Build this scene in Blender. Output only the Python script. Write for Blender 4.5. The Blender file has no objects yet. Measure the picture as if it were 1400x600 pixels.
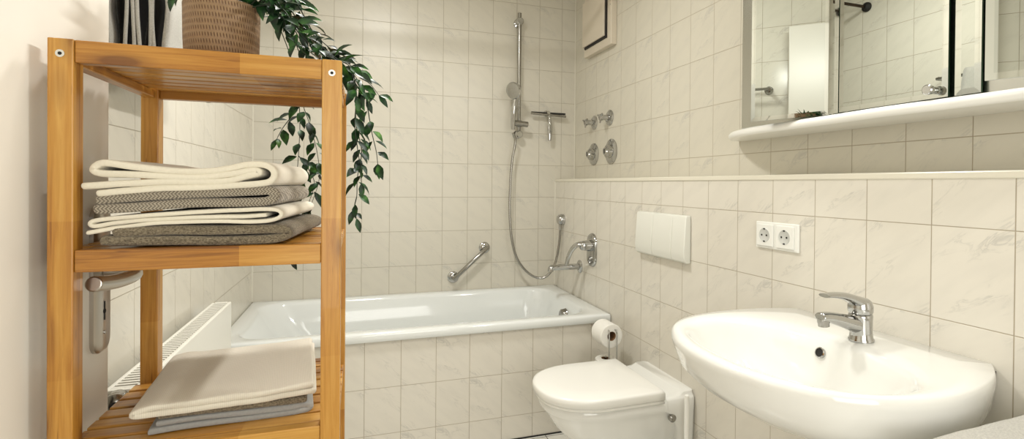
import bpy, bmesh, math, random
from mathutils import Vector, Matrix, noise
from math import sin, cos, pi, radians, atan2
random.seed(7)
COL = bpy.context.scene.collection
V = Vector

# ------------------------------------------------------------------ materials
class NT:
    def __init__(s, name):
        s.m = bpy.data.materials.new(name); s.m.use_nodes = True
        s.t = s.m.node_tree; s.n = s.t.nodes; s.l = s.t.links
        s.b = s.n['Principled BSDF']
    def node(s, typ, **kw):
        n = s.n.new(typ)
        for k, v in kw.items(): setattr(n, k, v)
        return n
    def put(s, sock, v):
        if v is None: return
        if hasattr(v, 'is_output') or isinstance(v, bpy.types.NodeSocket): s.l.new(v, sock)
        else: sock.default_value = v
    def math(s, op, a, b=None, c=None, clamp=False):
        n = s.node('ShaderNodeMath', operation=op, use_clamp=clamp)
        s.put(n.inputs[0], a); s.put(n.inputs[1], b); s.put(n.inputs[2], c)
        return n.outputs[0]
    def mix(s, f, a, b):
        n = s.node('ShaderNodeMix', data_type='RGBA')
        s.put(n.inputs[0], f); s.put(n.inputs[6], a); s.put(n.inputs[7], b)
        return n.outputs[2]
    def pos(s):
        return s.node('ShaderNodeNewGeometry').outputs['Position']
    def sep(s, v):
        n = s.node('ShaderNodeSeparateXYZ'); s.l.new(v, n.inputs[0]); return n.outputs
    def comb(s, x, y, z):
        n = s.node('ShaderNodeCombineXYZ')
        for i, a in enumerate((x, y, z)): s.put(n.inputs[i], a)
        return n.outputs[0]
    def scale(s, v, sc):
        n = s.node('ShaderNodeMapping'); s.l.new(v, n.inputs[0]); n.inputs['Scale'].default_value = sc
        return n.outputs[0]
    def noise(s, v, scale, detail=3, rough=.5, dist=0):
        n = s.node('ShaderNodeTexNoise'); s.l.new(v, n.inputs['Vector'])
        n.inputs['Scale'].default_value = scale; n.inputs['Detail'].default_value = detail
        n.inputs['Roughness'].default_value = rough; n.inputs['Distortion'].default_value = dist
        return n.outputs['Fac']
    def ramp(s, f, stops):
        n = s.node('ShaderNodeValToRGB'); s.l.new(f, n.inputs[0]); e = n.color_ramp.elements
        while len(e) > 1: e.remove(e[-1])
        e[0].position = stops[0][0]; e[0].color = stops[0][1]
        for p, c in stops[1:]:
            x = e.new(p); x.color = c
        return n.outputs[0]
    def bump(s, h, strength=.3, dist=.001):
        n = s.node('ShaderNodeBump'); n.inputs['Strength'].default_value = strength
        n.inputs['Distance'].default_value = dist; s.l.new(h, n.inputs['Height'])
        s.l.new(n.outputs[0], s.b.inputs['Normal'])
    def set(s, **kw):
        for k, v in kw.items():
            s.put(s.b.inputs[{'col': 'Base Color', 'rough': 'Roughness', 'metal': 'Metallic', 'coat': 'Coat Weight',
                  'sheen': 'Sheen Weight', 'spec': 'Specular IOR Level', 'sss': 'Subsurface Weight'}[k]], v)
        return s
def C(r, g, b):
    f = lambda c: ((c/255)/12.92) if c/255 <= .04045 else (((c/255)+.055)/1.055)**2.4
    return (f(r), f(g), f(b), 1)

def plain(name, col, rough=.5, metal=0., coat=0., var=.03, spec=.5):
    s = NT(name)
    n = s.noise(s.pos(), 9, 3)
    a = tuple(max(0, c*(1-var)) for c in col[:3])+(1,); b = tuple(min(1, c*(1+var)) for c in col[:3])+(1,)
    s.set(col=s.mix(n, a, b), rough=rough, metal=metal, coat=coat, spec=spec)
    return s.m

def tile_mat(name, ax, u0, z0, w, h, base, grout, grow=.0026, vein=C(186, 183, 175), rough=.16):
    s = NT(name); p = s.sep(s.pos())
    hz = p[0] if ax == 'X' else p[1]
    vz = p[1] if ax == 'F' else p[2]
    if ax == 'F': hz = p[0]
    u = s.math('DIVIDE', s.math('SUBTRACT', hz, u0), w); v = s.math('DIVIDE', s.math('SUBTRACT', vz, z0), h)
    fu = s.math('FRACT', u); fv = s.math('FRACT', v)
    def edge(f, size):
        return s.math('MULTIPLY', s.math('MINIMUM', f, s.math('SUBTRACT', 1., f)), size)
    d = s.math('MINIMUM', edge(fu, w), edge(fv, h))          # metres to the nearest joint centre
    m = s.math('SMOOTH_MIN', 1., s.math('DIVIDE', d, grow/2), .01)
    mask = s.ramp(m, [(.55, (0, 0, 0, 1)), (.98, (1, 1, 1, 1))])
    iu = s.math('FLOOR', u); iv = s.math('FLOOR', v)
    wn = s.node('ShaderNodeTexWhiteNoise', noise_dimensions='2D'); s.l.new(s.comb(iu, iv, 0.), wn.inputs['Vector'])
    rnd = wn.outputs['Value']
    k = s.math('FLOOR', s.math('MULTIPLY', rnd, 4.))
    # veins: diagonal, one of four prints per tile
    x = s.math('MULTIPLY', fu, w); y = s.math('MULTIPLY', fv, h)
    dx = s.math('ADD', s.math('MULTIPLY', x, .78), s.math('MULTIPLY', y, .62))
    dy = s.math('SUBTRACT', s.math('MULTIPLY', y, .78), s.math('MULTIPLY', x, -.62))
    a = s.math('ADD', s.math('MULTIPLY', x, .62), s.math('MULTIPLY', y, .78))
    b = s.math('SUBTRACT', s.math('MULTIPLY', x, .78), s.math('MULTIPLY', y, .62))
    vec = s.comb(s.math('ADD', s.math('MULTIPLY', a, 34.), s.math('MULTIPLY', k, 7.3)), s.math('MULTIPLY', b, 9.), k)
    n1 = s.noise(vec, 1., 4, .62, .9)
    ridge = s.math('ABSOLUTE', s.math('SUBTRACT', n1, .5))
    r1 = s.ramp(ridge, [(0, (1, 1, 1, 1)), (.035, (.15, .15, .15, 1)), (.09, (0, 0, 0, 1))])
    n2 = s.noise(vec, .55, 2)
    r2 = s.ramp(n2, [(.5, (0, 0, 0, 1)), (.66, (1, 1, 1, 1))])
    vm = s.math('MULTIPLY', s.math('MULTIPLY', r1, r2), .6)
    cloud = s.math('MULTIPLY', s.ramp(s.noise(vec, .8, 3), [(.45, (0, 0, 0, 1)), (.75, (1, 1, 1, 1))]), .16)
    body = s.mix(s.math('ADD', vm, cloud, clamp=True), base, vein)
    body = s.mix(s.math('MULTIPLY', rnd, .07), body, (base[0]*.8, base[1]*.78, base[2]*.72, 1))
    gn = s.mix(s.noise(s.pos(), 14, 2), grout, tuple(c*.75 for c in grout[:3])+(1,))
    s.set(col=s.mix(mask, gn, body), rough=s.math('SUBTRACT', .75, s.math('MULTIPLY', mask, .75-rough)))
    n3 = s.noise(s.pos(), 7, 1)
    s.bump(s.math('ADD', s.math('MULTIPLY', mask, 1.), s.math('MULTIPLY', n3, .35)), .55, .0012)
    return s.m

def wood_mat(name, ax, dark=0.):
    s = NT(name)
    sc = {'X': (3, 70, 70), 'Y': (70, 3, 70), 'Z': (70, 70, 3)}[ax]
    p = s.pos(); ps = s.sep(p)
    g = s.noise(s.scale(p, tuple(c*2.2 for c in sc)), 1., 5, .65, .8)
    big = s.noise(s.scale(p, tuple(c*.28 for c in sc)), 1., 2, .5, 1.5)
    al = ps[{'X': 0, 'Y': 1, 'Z': 2}[ax]]
    seg = s.math('FLOOR', s.math('MULTIPLY', s.math('ADD', al, .17), 4.6))
    oth = s.math('FLOOR', s.math('MULTIPLY', ps[1 if ax != 'Y' else 0], 21.))
    wn = s.node('ShaderNodeTexWhiteNoise', noise_dimensions='2D'); s.l.new(s.comb(seg, oth, 0.), wn.inputs['Vector'])
    f = s.math('ADD', s.math('MULTIPLY', g, .6), s.math('ADD', s.math('MULTIPLY', big, .5), s.math('SUBTRACT', s.math('MULTIPLY', wn.outputs['Value'], .18), .05)))
    col = s.ramp(f, [(.36, C(118, 70, 22)), (.50, C(170, 114, 42)), (.64, C(192, 138, 58)), (.84, C(210, 162, 82))])
    vo = s.node('ShaderNodeTexVoronoi'); s.l.new(s.scale(p, {'X': (5, 16, 16), 'Y': (16, 5, 16), 'Z': (16, 16, 5)}[ax]), vo.inputs['Vector'])
    vo.inputs['Scale'].default_value = 1.
    knot = s.ramp(vo.outputs['Distance'], [(.10, (1, 1, 1, 1)), (.15, (.4, .4, .4, 1)), (.26, (0, 0, 0, 1))])
    streak = s.ramp(s.noise(s.scale(p, tuple(c*2.2 if c > 9 else c*4 for c in sc)), 1., 2, .5), [(.69, (0, 0, 0, 1)), (.76, (1, 1, 1, 1))])
    col = s.mix(s.math('MULTIPLY', knot, .75), col, C(96, 52, 18))
    col = s.mix(s.math('MULTIPLY', streak, .7), col, C(112, 66, 26))
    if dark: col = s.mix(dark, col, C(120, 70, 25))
    s.set(col=col, rough=.36, coat=.12)
    s.bump(g, .12, .0006)
    return s.m

def cloth_mat(name, a, b, kind, rough=.95):
    s = NT(name); p = s.pos(); ps = s.sep(p)
    if kind == 'herring':
        tri = s.math('PINGPONG', s.math('ADD', ps[2], s.math('MULTIPLY', ps[1], .3)), .0036)
        w = s.math('SINE', s.math('MULTIPLY', s.math('ADD', ps[0], s.math('MULTIPLY', tri, 1.1)), 1350.))
        h = s.math('ADD', s.math('MULTIPLY', w, .5), .5)
        h = s.math('ADD', s.math('MULTIPLY', h, .75), s.math('MULTIPLY', s.noise(p, 400, 2), .4))
    elif kind == 'terry':
        h = s.noise(s.scale(p, (1, 1, 1.6)), 330, 3, .7)
        h = s.ramp(h, [(.32, (0, 0, 0, 1)), (.66, (1, 1, 1, 1))])
    elif kind == 'waffle':
        w1 = s.math('SINE', s.math('MULTIPLY', s.math('ADD', ps[0], s.math('MULTIPLY', ps[1], .12)), 2300.))
        w2 = s.math('SINE', s.math('MULTIPLY', ps[1], 900.))
        h = s.math('ADD', s.math('MULTIPLY', w1, .25), s.math('MULTIPLY', w2, .15))
        h = s.math('ADD', h, .5)
    else:
        h = s.noise(p, 260, 3, .6)
    big = s.noise(p, 16, 2)
    c = s.mix(h, a, b); c = s.mix(s.math('MULTIPLY', big, .18), c, tuple(x*.72 for x in a[:3])+(1,))
    s.set(col=c, rough=rough, sheen=.25, spec=.15)
    s.bump(h, .6 if kind != 'waffle' else .35, .0016 if kind in ('terry', 'herring') else .0008)
    return s.m

M = {}
BASE = C(224, 219, 207); GR = C(182, 170, 148)
M['t_back'] = tile_mat('tiles_back_wall', 'X', .0151, 2.1118, .15104, .2, C(213, 208, 194), C(178, 169, 149), rough=.34)
M['t_panel'] = tile_mat('tiles_bath_panel', 'X', .0259, .3131, .15104, .2, BASE, GR)
M['t_pre'] = tile_mat('tiles_lower_right', 'Y', 2.7425, 1.1092, .15104, .2, BASE, GR)
M['t_up'] = tile_mat('tiles_upper_right', 'Y', .7800, 1.3080, .1502, .2, C(213, 208, 193), GR)
M['t_left'] = tile_mat('tiles_left_wall', 'Y', 1.844, 1.3180, .1515, .2, C(226, 221, 208), C(182, 172, 152))
M['t_front'] = tile_mat('tiles_front_wall', 'X', 0., 1.3, .151, .2, BASE, GR)
M['t_floor'] = tile_mat('tiles_floor', 'F', .845, 2.26, .30, .30, C(228, 226, 218), C(96, 90, 82), .005, rough=.25)
M['ceiling'] = plain('ceiling_paint', C(236, 232, 222), .9)
M['ceramic'] = plain('sanitary_ceramic', C(237, 237, 232), .07, coat=.6, var=.01)
M['enamel'] = plain('bath_enamel', C(233, 236, 234), .1, coat=.5, var=.01)
M['seat'] = plain('white_seat_plastic', C(243, 242, 236), .22, var=.01)
M['plastic'] = plain('white_plastic', C(226, 226, 217), .35, var=.01)
M['socketp'] = plain('socket_plastic', C(236, 236, 230), .28, var=.01)
M['socketin'] = plain('socket_recess', C(200, 201, 196), .35, var=.01)
M['seal'] = plain('silicone_seal', C(226, 222, 208), .4)
M['cap'] = plain('ledge_cap', C(226, 221, 205), .25)
M['door'] = plain('white_door_lacquer', C(230, 226, 216), .28, var=.02)
M['radiator'] = plain('radiator_lacquer', C(240, 238, 228), .3, var=.01)
M['chrome'] = plain('chrome', (.50, .50, .49, 1), .06, 1., var=.02)
M['chromeb'] = plain('brushed_chrome', (.36, .35, .325, 1), .2, 1., var=.05)
M['nickel'] = plain('brushed_nickel', (.55, .52, .48, 1), .3, 1., var=.05)
M['dark'] = plain('dark_gap', C(24, 22, 20), .6)
M['bronze'] = plain('dark_bronze', C(60, 48, 36), .3, .8)
M['mirror'] = plain('mirror_glass', (.56, .585, .545, 1), .0, 1., var=.004)
M['bevel'] = plain('mirror_bevel', (.64, .66, .62, 1), .03, 1., var=.01)
M['green'] = plain('green_glass_edge', C(58, 84, 62), .12, .3)
M['vent'] = plain('vent_cream', C(214, 204, 186), .45)
M['alu'] = plain('aluminium_trim', (.62, .62, .58, 1), .25, 1.)
for a in 'XYZ': M['w'+a] = wood_mat('birch_grain_'+a.lower(), a)
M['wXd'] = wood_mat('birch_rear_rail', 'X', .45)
M['tw_white'] = cloth_mat('white_towel', C(226, 218, 198), C(240, 234, 216), 'soft')
M['tw_waffle'] = cloth_mat('white_waffle_towel', C(214, 206, 190), C(232, 226, 210), 'waffle')
M['tw_herring'] = cloth_mat('grey_herringbone_towel', C(84, 76, 64), C(190, 180, 162), 'herring')
M['tw_terry'] = cloth_mat('grey_terry_towel', C(84, 74, 60), C(160, 148, 124), 'terry')
M['tw_greylin'] = cloth_mat('smooth_grey_towel', C(150, 150, 148), C(176, 176, 172), 'soft')
M['tw_black'] = cloth_mat('black_towel', C(16, 15, 14), C(34, 32, 30), 'soft')
M['tw_light'] = cloth_mat('light_grey_towel', C(178, 176, 168), C(206, 203, 194), 'terry')
M['paper'] = cloth_mat('tissue_paper', C(236, 234, 226), C(246, 244, 238), 'soft')
M['card'] = plain('cardboard', C(140, 105, 70), .9)
M['soil'] = plain('dark_soil', C(34, 28, 20), .95)
def leaf_mat():
    s = NT('glossy_leaf'); p = s.pos()
    n = s.noise(p, 42, 2); 
    col = s.ramp(n, [(.35, C(10, 30, 14)), (.5, C(24, 56, 26)), (.64, C(52, 98, 40)), (.8, C(98, 142, 62))])
    s.set(col=col, rough=.45, spec=.35); s.b.inputs['Subsurface Weight'].default_value = 0
    return s.m
M['leaf'] = leaf_mat()
M['stem'] = plain('dark_green_stem', C(28, 44, 24), .5)
def pot_mat():
    s = NT('woven_tan_pot')
    tc = s.node('ShaderNodeTexCoord').outputs['Object']; o = s.sep(tc)
    ang = s.math('ARCTAN2', o[1], o[0]); row = s.math('MULTIPLY', o[2], 92.)
    ri = s.math('FLOOR', row); fr = s.math('FRACT', row)
    t = s.math('FRACT', s.math('ADD', s.math('MULTIPLY', ang, 13.), s.math('ADD', s.math('MULTIPLY', ri, .5), s.math('MULTIPLY', fr, .35))))
    a = s.math('SINE', s.math('MULTIPLY', t, pi)); b = s.math('SINE', s.math('MULTIPLY', fr, pi))
    dent = s.ramp(s.math('MULTIPLY', s.math('SUBTRACT', 1., a), b), [(.35, (0, 0, 0, 1)), (.62, (1, 1, 1, 1))])
    c = s.mix(s.noise(tc, 60, 2), C(124, 98, 70), C(156, 128, 94))
    s.set(col=s.mix(dent, c, C(96, 64, 36)), rough=.6)
    s.bump(s.math('SUBTRACT', s.math('MULTIPLY', b, .4), dent), .7, .002)
    return s.m
M['pot'] = pot_mat()

# ------------------------------------------------------------------ object helpers
def world_of(o):
    v = V((0, 0, 0))
    while o is not None: v += o.location; o = o.parent
    return v
def link(name, me, mat, parent=None, base=None, smooth=False):
    """mesh vertices come in world coordinates; the origin goes to base (or the parent's place)"""
    o = bpy.data.objects.new(name, me); COL.objects.link(o)
    if parent is not None:
        off = world_of(parent); o.parent = parent
    else:
        off = V(base) if base is not None else V((0, 0, 0)); o.location = off
    me.transform(Matrix.Translation(-off))
    mats = mat if isinstance(mat, (list, tuple)) else [mat]
    for m in mats: me.materials.append(M[m])
    if smooth:
        for p in me.polygons: p.use_smooth = True
    return o
def fin(name, bm, mat, parent=None, base=None, smooth=False, bevel=0, seg=2, sub=0, weld=False, auto=None):
    if weld: bmesh.ops.remove_doubles(bm, verts=bm.verts, dist=1e-5)
    bmesh.ops.recalc_face_normals(bm, faces=bm.faces)
    me = bpy.data.meshes.new(name); bm.to_mesh(me); bm.free()
    if auto: smooth = True
    o = link(name, me, mat, parent, base, smooth)
    if bevel:
        m = o.modifiers.new('b', 'BEVEL'); m.width = bevel; m.segments = seg; m.limit_method = 'ANGLE'; m.angle_limit = radians(40)
        if smooth or auto: m.harden_normals = False
    if sub:
        m = o.modifiers.new('s', 'SUBSURF'); m.levels = sub; m.render_levels = sub
    if auto:
        for e in me.edges: pass
        me.set_sharp_from_angle(angle=radians(auto))
    return o
def thing(name, label, cat, loc, group=None, kind=None):
    o = bpy.data.objects.new(name, None); COL.objects.link(o); o.location = loc; o.empty_display_size = .05
    if kind: o['kind'] = kind
    else: tag(o, label, cat)
    if kind and label: o['label'] = label
    if group: o['group'] = group
    return o
def tag(o, label, cat, group=None):
    o['label'] = label; o['category'] = cat
    if group: o['group'] = group
    return o
def struct(o): o['kind'] = 'structure'; return o

def box(bm, x0, x1, y0, y1, z0, z1):
    vs = [bm.verts.new((x, y, z)) for x in (x0, x1) for y in (y0, y1) for z in (z0, z1)]
    for f in ((0, 1, 3, 2), (4, 6, 7, 5), (0, 4, 5, 1), (2, 3, 7, 6), (0, 2, 6, 4), (1, 5, 7, 3)):
        bm.faces.new([vs[i] for i in f])
    return vs
def bx(*a):
    bm = bmesh.new(); box(bm, *a); return bm
def frame_of(d):
    d = d.normalized(); up = V((0, 0, 1)) if abs(d.z) < .95 else V((0, 1, 0))
    s = d.cross(up).normalized(); return s, s.cross(d).normalized()
def tube(bm, pts, r, seg=12, cap=True, sq=1.0, side=None):
    """tube along pts; r a radius or a list; sq flattens the second axis; side fixes the first axis"""
    pts = [V(p) for p in pts]; n = len(pts); rings = []
    for i, p in enumerate(pts):
        d = pts[min(i+1, n-1)] - pts[max(i-1, 0)]
        if i == 0 or True:
            if side is not None:
                s = V(side); s = (s - d.normalized()*s.dot(d.normalized())).normalized(); t = s.cross(d).normalized()
            elif i == 0: s, t = frame_of(d)
            else:
                dn = d.normalized(); s = (s - dn*s.dot(dn)).normalized(); t = s.cross(dn).normalized()
        rr = r[i] if isinstance(r, (list, tuple)) else r
        q = sq[i] if isinstance(sq, (list, tuple)) else sq
        rings.append([bm.verts.new(p + s*rr*cos(a) + t*rr*q*sin(a)) for a in (2*pi*k/seg for k in range(seg))])
    for a, b in zip(rings, rings[1:]):
        for k in range(seg): bm.faces.new((a[k], a[(k+1) % seg], b[(k+1) % seg], b[k]))
    if cap: bm.faces.new(rings[0][::-1]); bm.faces.new(rings[-1])
def catmull(pts, k=6, closed=False):
    pts = [V(p) for p in pts]; out = []; n = len(pts)
    rng = range(n if closed else n-1)
    for i in rng:
        g = (lambda j: pts[j % n]) if closed else (lambda j: pts[max(0, min(n-1, j))])
        p0, p1, p2, p3 = g(i-1), g(i), g(i+1), g(i+2)
        for s in range(k):
            t = s/k
            out.append(.5*((2*p1)+(p2-p0)*t+(2*p0-5*p1+4*p2-p3)*t*t+(3*p1-p0-3*p2+p3)*t**3))
    if not closed: out.append(pts[-1])
    return out
def lathe(bm, prof, origin, axis=(0, 0, 1), seg=32, capa=True, capb=True):
    """prof: list of (radius, distance along axis)"""
    ax = V(axis).normalized(); s, t = frame_of(ax); o = V(origin); rings = []
    for r, h in prof:
        rings.append([bm.verts.new(o + ax*h + (s*cos(a)+t*sin(a))*max(r, 1e-5)) for a in (2*pi*k/seg for k in range(seg))])
    for a, b in zip(rings, rings[1:]):
        for k in range(seg): bm.faces.new((a[k], a[(k+1) % seg], b[(k+1) % seg], b[k]))
    if capa: bm.faces.new(rings[0][::-1])
    if capb: bm.faces.new(rings[-1])
def loft(bm, rings, closed=True, cap0=False, cap1=False):
    R = [[bm.verts.new(p) for p in r] for r in rings]; n = len(R[0])
    for a, b in zip(R, R[1:]):
        for k in range(n if closed else n-1): bm.faces.new((a[k], a[(k+1) % n], b[(k+1) % n], b[k]))
    if cap0: bm.faces.new(R[0][::-1])
    if cap1: bm.faces.new(R[-1])
    return R
def rrect(u0, u1, v0, v1, r, k=5):
    out = []
    for cx, cy, a0 in ((u1-r, v1-r, 0), (u0+r, v1-r, 90), (u0+r, v0+r, 180), (u1-r, v0+r, 270)):
        for i in range(k+1):
            a = radians(a0+90*i/k); out.append((cx+r*cos(a), cy+r*sin(a)))
    return out

# ------------------------------------------------------------------ room shell
XL, XU, XP, YB, YT, YF, ZC = -.535, 1.318, 1.186, 3.044, 2.277, -.75, 2.5
LZ = 1.222
def wallbox(name, mat, *a): return struct(fin(name, bx(*a), mat, base=((a[0]+a[1])/2, (a[2]+a[3])/2, a[4])))
wallbox('floor', 't_floor', XL-.1, XU+.1, YF-.1, YB+.1, -.1, 0)
wallbox('ceiling', 'ceiling', XL-.1, XU+.1, YF-.1, YB+.1, ZC, ZC+.1)
wallbox('wall_back', 't_back', XL-.1, XU+.1, YB, YB+.1, 0, ZC)
wallbox('wall_left', 't_left', XL-.1, XL, YF-.1, YB, 0, ZC)
wallbox('wall_right', 't_up', XU, XU+.1, YF-.1, YB, 0, ZC)
wallbox('wall_front', 't_front', XL, XU, YF-.1, YF, 0, ZC)
wallbox('wall_right_lower', 't_pre', XP, XU, YF, YB, 0, LZ-.012)
o = struct(fin('trim_1', bx(XP-.004, XU, YF, YB, LZ-.012, LZ+.004), 'cap', base=(XP, 1, LZ), bevel=.003))
struct(fin('trim_2', bx(XU-.005, XU, YB-.005, YB, LZ+.004, ZC), 'seal', base=(XU, YB, LZ)))
struct(fin('trim_3', bx(XP-.005, XP, YB-.005, YB, .556, LZ-.012), 'seal', base=(XP, YB, .56)))
struct(fin('trim_4', bx(XL, XL+.005, YB-.005, YB, .556, ZC), 'seal', base=(XL, YB, .56)))
# tub front panel with its dark floor joint
wallbox('wall_bath_panel', 't_panel', XL, XP, YT, YT+.03, .004, .522)
struct(fin('trim_5', bx(XL, XP, YT-.004, YT, 0, .006), 'dark', base=(.3, YT, 0)))

# open door against the left wall
DX, DY = -.42, 1.10
dr = thing('door_1', 'white lacquered door leaf standing open along the left wall', None, (DX-.02, .22, 0), kind='structure')
fin('door_leaf', bx(DX-.04, DX, .22, DY, .008, 2.08), 'door', dr, bevel=.003)
struct(fin('trim_6', bx(XL, DX+.004, .13, .215, 0, 2.14), 'door', base=(-.48, .17, 0), bevel=.003))
bm = bmesh.new()
pl = rrect(1.030, 1.088, .899, 1.15, .022, 6)
loft(bm, [[(DX, y, z) for y, z in pl], [(DX+.006, y, z) for y, z in pl], [(DX+.009, 1.061+(y-1.061)*.80, 1.03+(z-1.03)*.975) for y, z in pl]], cap0=True, cap1=True)
hp = fin('handle_plate', bm, 'nickel', dr, auto=35)
bm = bmesh.new(); tube(bm, [(DX+.0088, 1.061, .968), (DX+.0098, 1.061, .968)], .0042, 14)
box(bm, DX+.0088, DX+.0098, 1.0595, 1.0625, .953, .985)
fin('keyhole', bm, 'dark', hp)
bm = bmesh.new(); tube(bm, [(DX+.0085, 1.061, .932), (DX+.0102, 1.061, .932)], .003, 10); fin('screw', bm, 'chromeb', hp)
bm = bmesh.new()
pth = catmull([(DX+.008, 1.061, 1.036), (DX+.03, 1.062, 1.036), (-.368, 1.055, 1.035), (-.357, 1.025, 1.033), (-.359, .96, 1.034), (-.363, .902, 1.041)], 6)
n = len(pth); tube(bm, pth, [.008+.0035*min(1, i/n*1.5) for i in range(n)], 14, side=(0, 0, 1))
fin('door_handle', bm, 'nickel', dr, bevel=.004, seg=3, auto=50)

# ------------------------------------------------------------------ bathtub
def tub_ring(x0, x1, y0, y1, r, z, k=8): return [(x, y, z) for x, y in rrect(x0, x1, y0, y1, r, k)]
tb = thing('bathtub', 'white enamel bathtub built in behind the tiled panel along the back wall', 'bathtub', (.32, 2.66, 0))
bm = bmesh.new()
a, b, c_, d_ = XL+.001, XP-.004, YT-.016, YB-.001
rings = [tub_ring(a, b, c_+.004, d_, .004, .516), tub_ring(a, b, c_, d_, .006, .522), tub_ring(a, b, c_, d_, .008, .545), tub_ring(a+.002, b-.002, c_+.003, d_-.002, .01, .553),
         tub_ring(a+.01, b-.01, c_+.010, d_-.010, .02, .556),
         tub_ring(a+.045, b-.075, c_+.058, d_-.05, .12, .554), tub_ring(a+.055, b-.085, c_+.068, d_-.058, .125, .549), tub_ring(a+.064, b-.092, c_+.074, d_-.064, .13, .535),
         tub_ring(a+.14, b-.115, c_+.095, d_-.085, .14, .42), tub_ring(a+.24, b-.14, c_+.12, d_-.11, .15, .27), tub_ring(a+.32, b-.17, c_+.15, d_-.14, .16, .18),
         tub_ring(a+.40, b-.22, c_+.2, d_-.19, .15, .155), tub_ring(a+.6, b-.4, c_+.3, d_-.3, .08, .15)]
loft(bm, rings, cap1=True)
fin('tub_body', bm, 'enamel', tb, smooth=True)
bm = bmesh.new(); lathe(bm, [(.03, 0), (.034, .006), (.03, .012), (.027, .03), (.02, .034), (0.001, .035)], (1.082, 2.60, .478), (-1, 0, .12), 28)
fin('overflow_knob', bm, 'chromeb', tb, auto=35)
bm = bmesh.new(); lathe(bm, [(.03, 0), (.03, .004), (.012, .006)], (.75, 2.66, .151), (0, 0, 1), 24); fin('drain', bm, 'chrome', tb, auto=35)

# ------------------------------------------------------------------ wooden shelf unit
SX0, SX1, SY0, SY1, ST = -.400, -.027, .865, 1.206, 1.384
PW = .029
sh = thing('shelf_unit', 'open birch wood shelf rack with slatted shelves beside the open door', 'shelf', ((SX0+SX1)/2, (SY0+SY1)/2, 0))
for x in (SX0, SX1-PW):
    for y in (SY0, SY1-PW+.001):
        po = fin('post', bx(x, x+PW, y, y+PW-.001, 0, ST), 'wZ', sh, bevel=.0015)
        if y == SY0:
            bm = bmesh.new(); cx = x+PW/2
            lathe(bm, [(.0052, -.001), (.0052, .0012), (.0024, .0012), (.0024, .0004)], (cx, y, ST-.021), (0, -1, 0), 18, capb=False)
            sc = fin('screw', bm, 'alu', po, auto=35)
            bm = bmesh.new(); lathe(bm, [(.0023, 0), (.0023, .0006)], (cx, y, ST-.021), (0, -1, 0), 12); fin('screw_socket', bm, 'dark', po)
for zt, hh in ((ST-.0005, .031), (1.0945, .031), (.808, .034)):
    zb = zt-hh
    fin('front_rail', bx(SX0+PW+.0004, SX1-PW-.0004, SY0+.002, SY0+.021, zb, zt), 'wX', sh, bevel=.0015)
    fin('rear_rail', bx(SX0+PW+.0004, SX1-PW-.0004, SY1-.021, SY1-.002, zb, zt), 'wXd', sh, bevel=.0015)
    for x in (SX0+.005, SX1-.024):
        fin('side_rail', bx(x, x+.019, SY0+PW+.0004, SY1-PW-.0004, zb, zt-.0165), 'wY', sh, bevel=.0015)
    for k in range(8):
        y = SY0+.028+.038*k; y2 = min(y+.030, SY1-.0225)
        inn = y < SY0+PW+.0005 or y2 > SY1-PW
        xa, xb = (SX0+PW+.0005, SX1-PW-.0005) if inn else (SX0+.002, SX1-.002)
        fin('slat', bx(xa, xb, y, y2, zt-.0163, zt-.0015), 'wX', sh, bevel=.0018)

# ------------------------------------------------------------------ folded towels
def ribbon(path, t, y0, y1, amp=.002, seed=0, rot=0, cen=(0, 0), skew=None, ny=14, taper=None):
    """a strip of cloth folded to the (x,z) path, t thick, running from y0 to y1"""
    P = catmull([(x, 0, z) for x, z in path], 5); n = len(P)
    L = []; R = []
    for i, p in enumerate(P):
        d = (P[min(i+1, n-1)]-P[max(i-1, 0)]).normalized(); nn = V((-d.z, 0, d.x))
        L.append(p+nn*t/2); R.append(p-nn*t/2)
    def capp(p, d):
        nn = V((-d.z, 0, d.x)); return [p+d*t*.35*cos(a)+nn*t*.5*sin(a) for a in (radians(60), radians(20), radians(-20), radians(-60))]
    d0 = (P[0]-P[1]).normalized(); d1 = (P[-1]-P[-2]).normalized()
    loop = L + capp(P[-1], d1) + R[::-1] + [q for q in capp(P[0], d0)]
    cent = P + [P[-1]]*4 + P[::-1] + [P[0]]*4
    ys = [0, .006, .02] + [k/ny for k in range(1, ny)] + [.98, .994, 1]
    rings = []
    for j, f in enumerate(ys):
        sh_ = .62 if j in (0, len(ys)-1) else (.9 if j in (1, len(ys)-2) else 1)
        y = y0+(y1-y0)*f; ring = []
        for p, c in zip(loop, cent):
            q = c+(p-c)*sh_
            nz = noise.noise(V((q.x*14+seed*3.1, y*9+seed, seed*1.7)))*amp + noise.noise(V((q.x*40+seed, y*26, q.z*30)))*amp*.35
            nx = noise.noise(V((y*10, seed*5.2+q.z*60, 3.3)))*amp*1.2
            yy = y+(noise.noise(V((q.x*12, q.z*90+seed*2, 7.7)))*.004 if j < 3 else 0)
            x = q.x+nx; 
            if skew: x += skew*(y-y0)
            X, Y = x-cen[0], yy-cen[1]
            ring.append((cen[0]+X*cos(rot)-Y*sin(rot), cen[1]+X*sin(rot)+Y*cos(rot), q.z+nz))
        rings.append(ring)
    bm = bmesh.new(); Rg = loft(bm, rings)
    # close both ends between the two sides
    m = len(L)
    for r in (Rg[0], Rg[-1]):
        for i in range(m-1):
            a, b = r[i], r[i+1]; c, d = r[2*m+4-2-i], r[2*m+4-1-i]
            bm.faces.new((a, b, c, d))
        bm.faces.new([r[m-1], r[m], r[m+1], r[m+2], r[m+3], r[m+4]])
        bm.faces.new([r[0], r[-1], r[-2], r[-3], r[-4], r[-5]])
    return bm
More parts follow.
